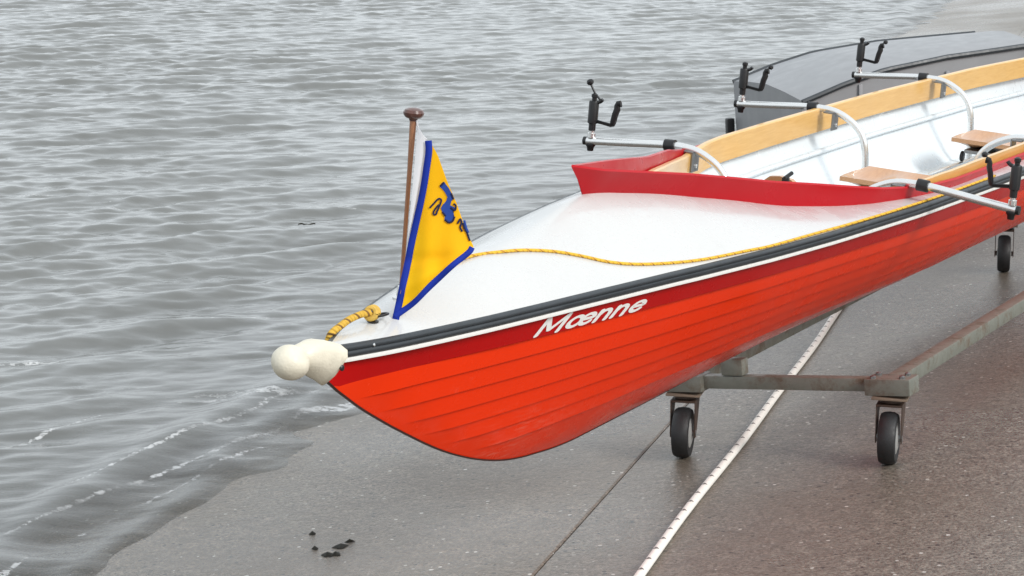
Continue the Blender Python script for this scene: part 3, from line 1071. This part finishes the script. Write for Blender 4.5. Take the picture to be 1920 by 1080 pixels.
# ------------------------------------------------------------------ flagstaff and pennant
f0 = bw_pt(.338, 0, deck_w(.338, 0))
f1 = bw_pt(.3406, 0, .463)
fax = (f1 - f0).normalized()
fs_ = empty('flagstaff', f0)
tag(fs_, 'slim brown wooden flagstaff with a mushroom knob on the bow deck', 'flagstaff')
L_ = (f1 - f0).length
MB().lathe([(.0048, .0), (.0050, L_ * .3), (.0056, L_ * .7), (.0072, L_ * .88), (.0080, L_ - .010), (.0075, L_ - .006)], (0, 0, 0), fax, 14).build('pole', 'mahog', fs_)
MB().lathe([(.0085, -.022), (.0105, -.017), (.018, -.0145), (.0225, -.009), (.0235, -.003), (.020, .003), (.012, .0065), (.002, .0075)], fax * L_, fax, 24).build('finial', 'knob', fs_)
MB().lathe([(.018, .0), (.018, .004), (.010, .008), (.0085, .03)], (0, 0, .0), fax, 18).build('socket', 'alu', fs_)
MB().tube([fax * (L_ - .02) + Vector((.008, -.006, 0)), fax * (L_ - .045) + Vector((.014, -.012, 0)), Vector((-.1826, 5.27, 1.3458)) - f0 + Vector((-.006, .004, .003))], .0022, 6).build('halyard', 'whitecloth', fs_)

# pennant: cloth coordinates in units of photo-independent centimetres on its own sloping plane
A3, T3, F3 = Vector((-.1826, 5.262, 1.3458)), Vector((-.2577, 5.165, .9694)), Vector((-.0855, 5.20, 1.1187))
aA, aT, aF = (80.5, 26.5), (74.0, 59.5), (88.7, 46.5)
det = (aT[0] - aA[0]) * (aF[1] - aA[1]) - (aF[0] - aA[0]) * (aT[1] - aA[1])
pn_n = (F3 - A3).cross(T3 - A3).normalized()
if pn_n.y > 0: pn_n = -pn_n
def cloth_pt(u, v, off=0.0):
    du, dv = u - aA[0], v - aA[1]
    be = (du * (aF[1] - aA[1]) - (aF[0] - aA[0]) * dv) / det
    ga = ((aT[0] - aA[0]) * dv - du * (aT[1] - aA[1])) / det
    p = A3 + (T3 - A3) * be + (F3 - A3) * ga
    bulge = .012 * math.sin(min(1, max(0, ga)) * math.pi) - .007 * math.sin(be * 7 + ga * 3) * ga
    bulge += .0045 * math.sin(ga * 11 - be * 4) * min(1, be * 2.5) + .0025 * math.sin(be * 19 + ga * 5) * max(0, ga)
    crease = .010 * math.exp(-((v - 53.0 + (u - 78) * .5) / 1.5) ** 2) - .006 * math.exp(-((v - 48.6) / 1.1) ** 2)
    return p + pn_n * (bulge + crease * (1 if 75 < u else 0) + off)
pen = empty('pennant', A3)
tag(pen, 'golden yellow pennant with blue border and blue emblem hanging from the flagstaff', 'flag')
def pmesh(name, vs, fs, mat, parent=pen):
    return mesh(name, [Vector(v) - A3 for v in vs], fs, mat, parent, True, None)
# left edge (hoist) and right folded edge as functions of v
LV = [(26.5, 80.4), (30, 80.2), (36, 79.2), (45, 77.2), (52, 75.8), (59.6, 74.1)]
RV = [(26.5, 80.7), (29, 82.1), (34, 83.9), (38.5, 85.8), (43, 87.3), (46.2, 88.8), (47.0, 88.6), (49.5, 85.2), (53.5, 80.5), (56.5, 77.4), (59.6, 74.2)]
fl_ = lambda v: float(np.interp(v, [q[0] for q in LV], [q[1] for q in LV]))
fr_ = lambda v: float(np.interp(v, [q[0] for q in RV], [q[1] for q in RV]))
vs, fs = [], []
vv = np.linspace(26.5, 59.6, 60)
W_ = 18
for v in vv:
    a, b = fl_(v), fr_(v)
    for q in np.linspace(0, 1, W_):
        vs.append(cloth_pt(a + (b - a) * q, v))
for i in range(len(vv) - 1):
    for j in range(W_ - 1):
        a = i * W_ + j
        fs.append((a, a + 1, a + W_ + 1, a + W_))
field = pmesh('field', vs, fs, 'yellow')
# the cloth folded back behind, from the right edge towards the staff
vs, fs = [], []
for v in np.linspace(26.8, 50.5, 40):
    b = fr_(v) - .05
    a = max(fl_(v) + .3, b - 7)
    for q in np.linspace(0, 1, 10):
        vs.append(cloth_pt(b + (a - b) * q, v, -.0015 - .014 * math.sin(q * math.pi / 2)))
for i in range(39):
    for j in range(9):
        a = i * 10 + j
        fs.append((a, a + 1, a + 11, a + 10))
pmesh('folded_back', vs, fs, 'yellow')
def pstrip(name, pts, w, mat, off, n=10, parent=pen):
    path = spline([(x, y, 0) for x, y in pts], n)
    vs, fs = [], []
    for i, p in enumerate(path):
        t = (path[min(i + 1, len(path) - 1)] - path[max(i - 1, 0)]).normalized()
        q = Vector((-t.y, t.x, 0)) * w * .5
        for sg in (1, 0, -1):
            vs.append(cloth_pt(p.x + q.x * sg, p.y + q.y * sg, off))
        if i:
            a = (i - 1) * 3
            fs += [(a, a + 1, a + 4, a + 3), (a + 1, a + 2, a + 5, a + 4)]
    o = pmesh(name, vs, fs, mat, parent)
    so = o.modifiers.new('thickness', 'SOLIDIFY')
    so.thickness = .0005
    return o
pstrip('border', [(80.35, 26.3), (80.45, 28.2), (80.1, 31), (79.2, 36.5), (77.3, 45), (75.9, 52), (74.4, 59.0), (74.2, 59.8)], 1.30, 'blue', .0010)
pstrip('border', [(74.0, 59.3), (75.6, 58.2), (78.2, 56.3), (81.5, 53.0), (85.2, 49.7), (87.9, 47.4), (88.55, 46.4)], 1.10, 'blue', .0018)
# white hoist sleeve between staff and border
sp = [(78.3, 23.2, 79.9, 26.2), (78.0, 27, 79.9, 28.5), (77.5, 33, 79.2, 33), (77.0, 38, 78.2, 38), (76.4, 44, 77.1, 43.5), (75.9, 49.5, 76.1, 49.5)]
vs = []
for x0_, y0_, x1_, y1_ in sp:
    for q in (0, .33, .66, 1):
        p = cloth_pt(x0_ + (x1_ - x0_) * q, y0_ + (y1_ - y0_) * q, -.006 + .004 * math.sin(q * 3.1))
        vs.append(p)
fs = [(i * 4 + j, i * 4 + j + 1, i * 4 + j + 5, i * 4 + j + 4) for i in range(len(sp) - 1) for j in range(3)]
pmesh('hoist_sleeve', vs, fs, 'whitecloth')
# printed emblem: a prancing beast cut by the fold, with a looped tail and marks beside it
def ez(x, y):
    return (78.0 + x / 60.0, 32.0 + y / 60.0)
body = [(270, 185), (320, 130), (345, 165), (375, 205), (402, 255), (422, 320), (400, 350), (388, 395), (415, 405), (440, 418), (455, 445), (425, 462), (400, 448), (378, 470), (372, 510), (405, 520), (432, 515), (438, 545), (410, 580), (365, 590), (325, 570), (325, 535), (338, 505), (300, 470), (283, 425), (310, 380), (345, 345), (358, 300), (330, 250), (305, 215)]
inner = Vector((350, 400))
bm = bmesh.new()
ring = [bm.verts.new((x, y, 0)) for x, y in body]
fc = bm.faces.new(ring)
bmesh.ops.triangulate(bm, faces=[fc])
bmesh.ops.subdivide_edges(bm, edges=bm.edges[:], cuts=1)
bmesh.ops.triangulate(bm, faces=bm.faces)
bm.verts.index_update()
em = pmesh('emblem', [cloth_pt(*ez(v.co.x, v.co.y), .0022) for v in bm.verts], [[v.index for v in f_.verts] for f_ in bm.faces], 'emblem')
bm.free()
em['label'] = 'blue prancing heraldic beast with looped tail'
for pts in ([(158, 425), (205, 375), (255, 322), (288, 335), (270, 400), (245, 455), (228, 498), (200, 490), (215, 445), (262, 385)],
            [(275, 180), (318, 135)], [(330, 555), (370, 588), (415, 572), (438, 520)], [(392, 420), (440, 450), (452, 400), (425, 375)],
            [(470, 600), (500, 548), (515, 590), (500, 640), (524, 688)], [(530, 590), (545, 650), (575, 700), (606, 790)], [(300, 470), (335, 515)], [(400, 260), (428, 330)]):
    pstrip('outline', [ez(*q) for q in pts], .34, 'ink', .0034, 5, em)
pstrip('outline', [ez(545, 560), ez(565, 640), ez(590, 700)], .4, 'emblem', .0034, 5, em)

# ------------------------------------------------------------------ trolley under the boat
tr = empty('boat_trolley', ramp_pt(.033, 1.414))
tag(tr, 'weathered grey steel boat trolley with black caster wheels under the hull', 'trolley')
tinv = Vector(tr.location)
def tl(p): return Vector(p) - tinv
def gz(p):                                              # ramp height at a point
    return SLOPE * ((Vector(p) - S0).dot(ND))
def keel_w(s):
    return bw_pt(s, 0, -kem(s))
def caster(p, yawdeg):
    """p: contact point on the ramp"""
    g0 = Vector((p[0], p[1], gz(p)))
    R = Matrix.Rotation(math.radians(yawdeg), 3, 'Z')
    ctr = g0 + Vector((0, 0, .0785))
    axl = R @ Vector((1, 0, 0))
    o = MB().lathe([(.045, -.021), (.060, -.027), (.072, -.0245), (.0775, -.015), (.079, 0), (.0775, .015), (.072, .0245), (.060, .027), (.045, .021)], tl(ctr), axl, 30).build('wheel', 'tyre', tr)
    MB().lathe([(.012, -.029), (.030, -.0275), (.046, -.023), (.046, .023), (.030, .0275), (.012, .029)], tl(ctr), axl, 24).build('rim', 'rim', o)
    fk = MB()
    back = R @ Vector((0, 1, 0))
    topc = ctr + back * .035 + Vector((0, 0, .098))
    for sg in (-1, 1):
        e = axl * (.036 * sg)
        a, b = ctr + e, topc + e
        w0, w1 = back * .013, back * .045
        t = axl * (.0028 * sg)
        q = [a - w0 - Vector((0, 0, .014)), a + w0 - Vector((0, 0, .014)), b + w1 * .8, b - w1]
        vs_ = [tl(x) for x in q] + [tl(x + t) for x in q]
        fk.add(vs_, [(0, 1, 2, 3), (7, 6, 5, 4), (0, 4, 5, 1), (1, 5, 6, 2), (2, 6, 7, 3), (3, 7, 4, 0)])
    fk.box(tl(topc), (.078, .094, .006), R, .001)
    fk.lathe([(.030, .003), (.034, .006), (.034, .014), (.026, .018)], tl(topc), (0, 0, 1), 20)
    fk.build('fork', 'rustfork', tr, True, 30)
    MB().box(tl(topc + Vector((0, 0, .021))), (.105, .105, .007), R, .001).build('top_plate', 'rust', tr)
    bt = MB()
    bt.lathe([(.011, -.040), (.011, .040)], tl(ctr), axl, 6)
    bt.build('axle_bolt', 'alu_dark', tr)
    return topc + Vector((0, 0, .025))
wheel0 = ramp_pt(.033, 1.414)
# front and rear cross beams; casters on both ends
ends = []
for s, dirn in ((2.37, 0), (5.6, 0)):
    cpt = bw_pt(s, 0, 0)
    far = wheel0 if s < 3 else Vector((cpt.x, cpt.y, 0)) - nr * .15
    near = far + nr * .66
    tf = caster(far, -14 if s < 3 else -12)
    tn = caster(near, -16)
    up_ = Vector((0, 0, .032))
    ends.append((tf, tn))
    rot = (tn - tf).to_track_quat('X', 'Z').to_matrix()
    mid = (tf + tn) / 2 + up_
    MB().box(tl(mid), ((tn - tf).length + .12, .042, .040), rot, .004).build('cross_beam', 'galv', tr)
    for e in (tf, tn):
        for q, w_ in ((-.045, -.026), (.045, -.026), (-.045, .026), (.045, .026)):
            bp_ = e + rot @ Vector((q, w_, .054))
            MB().lathe([(.009, 0), (.009, .006), (.004, .009)], tl(bp_), (0, 0, 1), 6).build('bolt', 'alu_dark', tr)
        MB().box(tl(e + Vector((0, 0, .029))), (.14, .088, .050), rot, .004).build('beam_shoe', 'galv', tr)
    # padded cradle carrying the keel
    kp = keel_w(s)
    base = mid + (tn - tf).normalized() * ((kp - mid).dot((tn - tf).normalized()))
    hh = kp.z - (base.z + .026)
    MB().box(tl(base + Vector((0, 0, .026 + hh / 2 - .006))), (.07, .05, max(.02, hh - .004)), rot, .004).build('keel_pad', 'galv', tr)
for i in (0, 1):
    a, b = ends[0][i], ends[1][i]
    up_ = Vector((0, 0, .032))
    rot = (b - a).to_track_quat('X', 'Z').to_matrix()
    MB().box(tl((a + b) / 2 + up_), ((b - a).length - .05, .045, .045), rot, .004).build('side_rail', 'galv', tr)

# ------------------------------------------------------------------ white line on the ramp
pts = []
for i, a in enumerate(np.linspace(-5.0, 7.5, 42)):
    pts.append(ramp_pt(a, 1.571 + .004 * math.sin(a * 1.7) + .003 * math.sin(a * 4.1 + 1), .012))
o = rope('mooring_rope', pts, .0125, 'rope_white', n=6, seg=12)
tag(o, 'taut thick white rope with dark flecks lying along the ramp', 'rope')

# ------------------------------------------------------------------ scraps of seaweed on the wet concrete
WEED = ((-1.008, .630, .036, .040, 'left dark scrap of the lower touching pair of seaweed on the ramp'),
        (-1.003, .652, .026, .036, 'right dark scrap of the lower touching pair of seaweed on the ramp'),
        (-.924, .640, .046, .044, 'dark seaweed scrap just above the touching pair on the ramp'),
        (-.880, .650, .030, .012, 'thin topmost sliver of seaweed on the ramp'),
        (-.945, .570, .020, .030, 'small dark seaweed speck left of the touching pair on the ramp'),
        (-.790, .505, .020, .024, 'tiny seaweed speck farthest left of the scraps on the ramp'))
for (a, dd, L, w, lab) in WEED:
    th = math.radians(random.uniform(50, 72))
    dv = (SD * math.cos(th) + ND * math.sin(th))
    qv = Vector((-dv.y, dv.x, 0))
    c0 = ramp_pt(a, dd, .003)
    vs, fs = [c0 + RUP * .007], []
    for i in range(12):
        an = 2 * math.pi * i / 12
        rr = 1 + random.uniform(-.35, .3)
        vs.append(c0 + dv * math.cos(an) * L * .5 * rr + qv * math.sin(an) * w * .5 * rr + Vector((0, 0, SLOPE * (dv.dot(ND) * math.cos(an) * L * .5 * rr + qv.dot(ND) * math.sin(an) * w * .5 * rr))) - RUP * .002)
        fs.append((0, i + 1, (i + 1) % 12 + 1))
    o = mesh('seaweed_scrap', [v - c0 for v in vs], fs, 'seaweed', None, True)
    o.location = c0
    tag(o, lab, 'seaweed', 'seaweed scraps on the ramp')
# dark weed floating out on the water
wx, wy = -1.085, 12.526
wz = water_z(wx, wy)
fw = MB()
rows = []
for i in range(9):                                      # one flat ragged frond
    t_ = i / 8 * 2 - 1
    w_ = .022 * (1 - abs(t_)) ** .6 * (1 + .6 * math.sin(i * 2.3)) + .002
    rows.append([(t_ * .045, .03 * math.sin(i * 1.1) - w_, .0), (t_ * .045, .03 * math.sin(i * 1.1), .006), (t_ * .045, .03 * math.sin(i * 1.1) + w_, .0)])
for i in range(8):
    fw.add(rows[i] + rows[i + 1], [(0, 1, 4, 3), (1, 2, 5, 4)])
o = fw.build('floating_weed', 'seaweed')
o.location = (wx, wy, wz + .004)
tag(o, 'small dark clump of weed floating on the open water', 'seaweed')

# ------------------------------------------------------------------ grey dinghy at the water's edge behind the boat
dn = empty('grey_dinghy', (1.50, 13.9, 0.10))
dn.rotation_euler = (0, math.radians(-3), math.radians(14))
tag(dn, 'covered flat sided grey dinghy at the water edge beyond the rowing boat', 'boat')
rows = []
DL = 1.5
for x in np.linspace(0, DL, 26):
    f = x / DL
    hb = .58 * (1 - .30 * f ** 2)
    sheer = float(np.interp(x, [0, .25, .5, .9, 1.5], [.46, .54, .60, .64, .66]))
    kz = -.16 + .45 * max(0, (f - .6) / .4) ** 2
    kz += f * SLOPE * DL * .6
    ch = kz + .16 + .10 * f
    rows.append([(x, -hb, sheer), (x, -hb * .97, (sheer + ch) * .5), (x, -hb * .90, ch), (x, 0, kz), (x, hb * .90, ch), (x, hb * .97, (sheer + ch) * .5), (x, hb, sheer), (x, hb - .02, sheer + .012), (x, hb * .5, sheer + .035), (x, 0, sheer + .05), (x, -hb * .5, sheer + .035), (x, -hb + .02, sheer + .012)])
bmesh_part('hull', rows, 'greyhull', dn, close=True, angle=30)
for sg in (-1, 1):
    pth = [(r[0][0], sg * (abs(r[0][1]) + .004), r[0][2] + .004) for r in rows]
    MB().tube(pth, .016, 8).build('gunwale', 'rubber', dn)
MB().box((-.03, -.585, .10), (.05, .05, .30), bevel=.012).build('corner_fender', 'black', dn)
MB().box((-.03, .585, .10), (.05, .05, .30), bevel=.012).build('corner_fender', 'black', dn)
for x in (.35, .9, 1.35):
    MB().box((x, -.578 * (1 - .30 * (x / DL) ** 2) - .006, .34 + .05 * x), (.022, .014, .36), bevel=.003).build('side_rib', 'greyhull', dn)
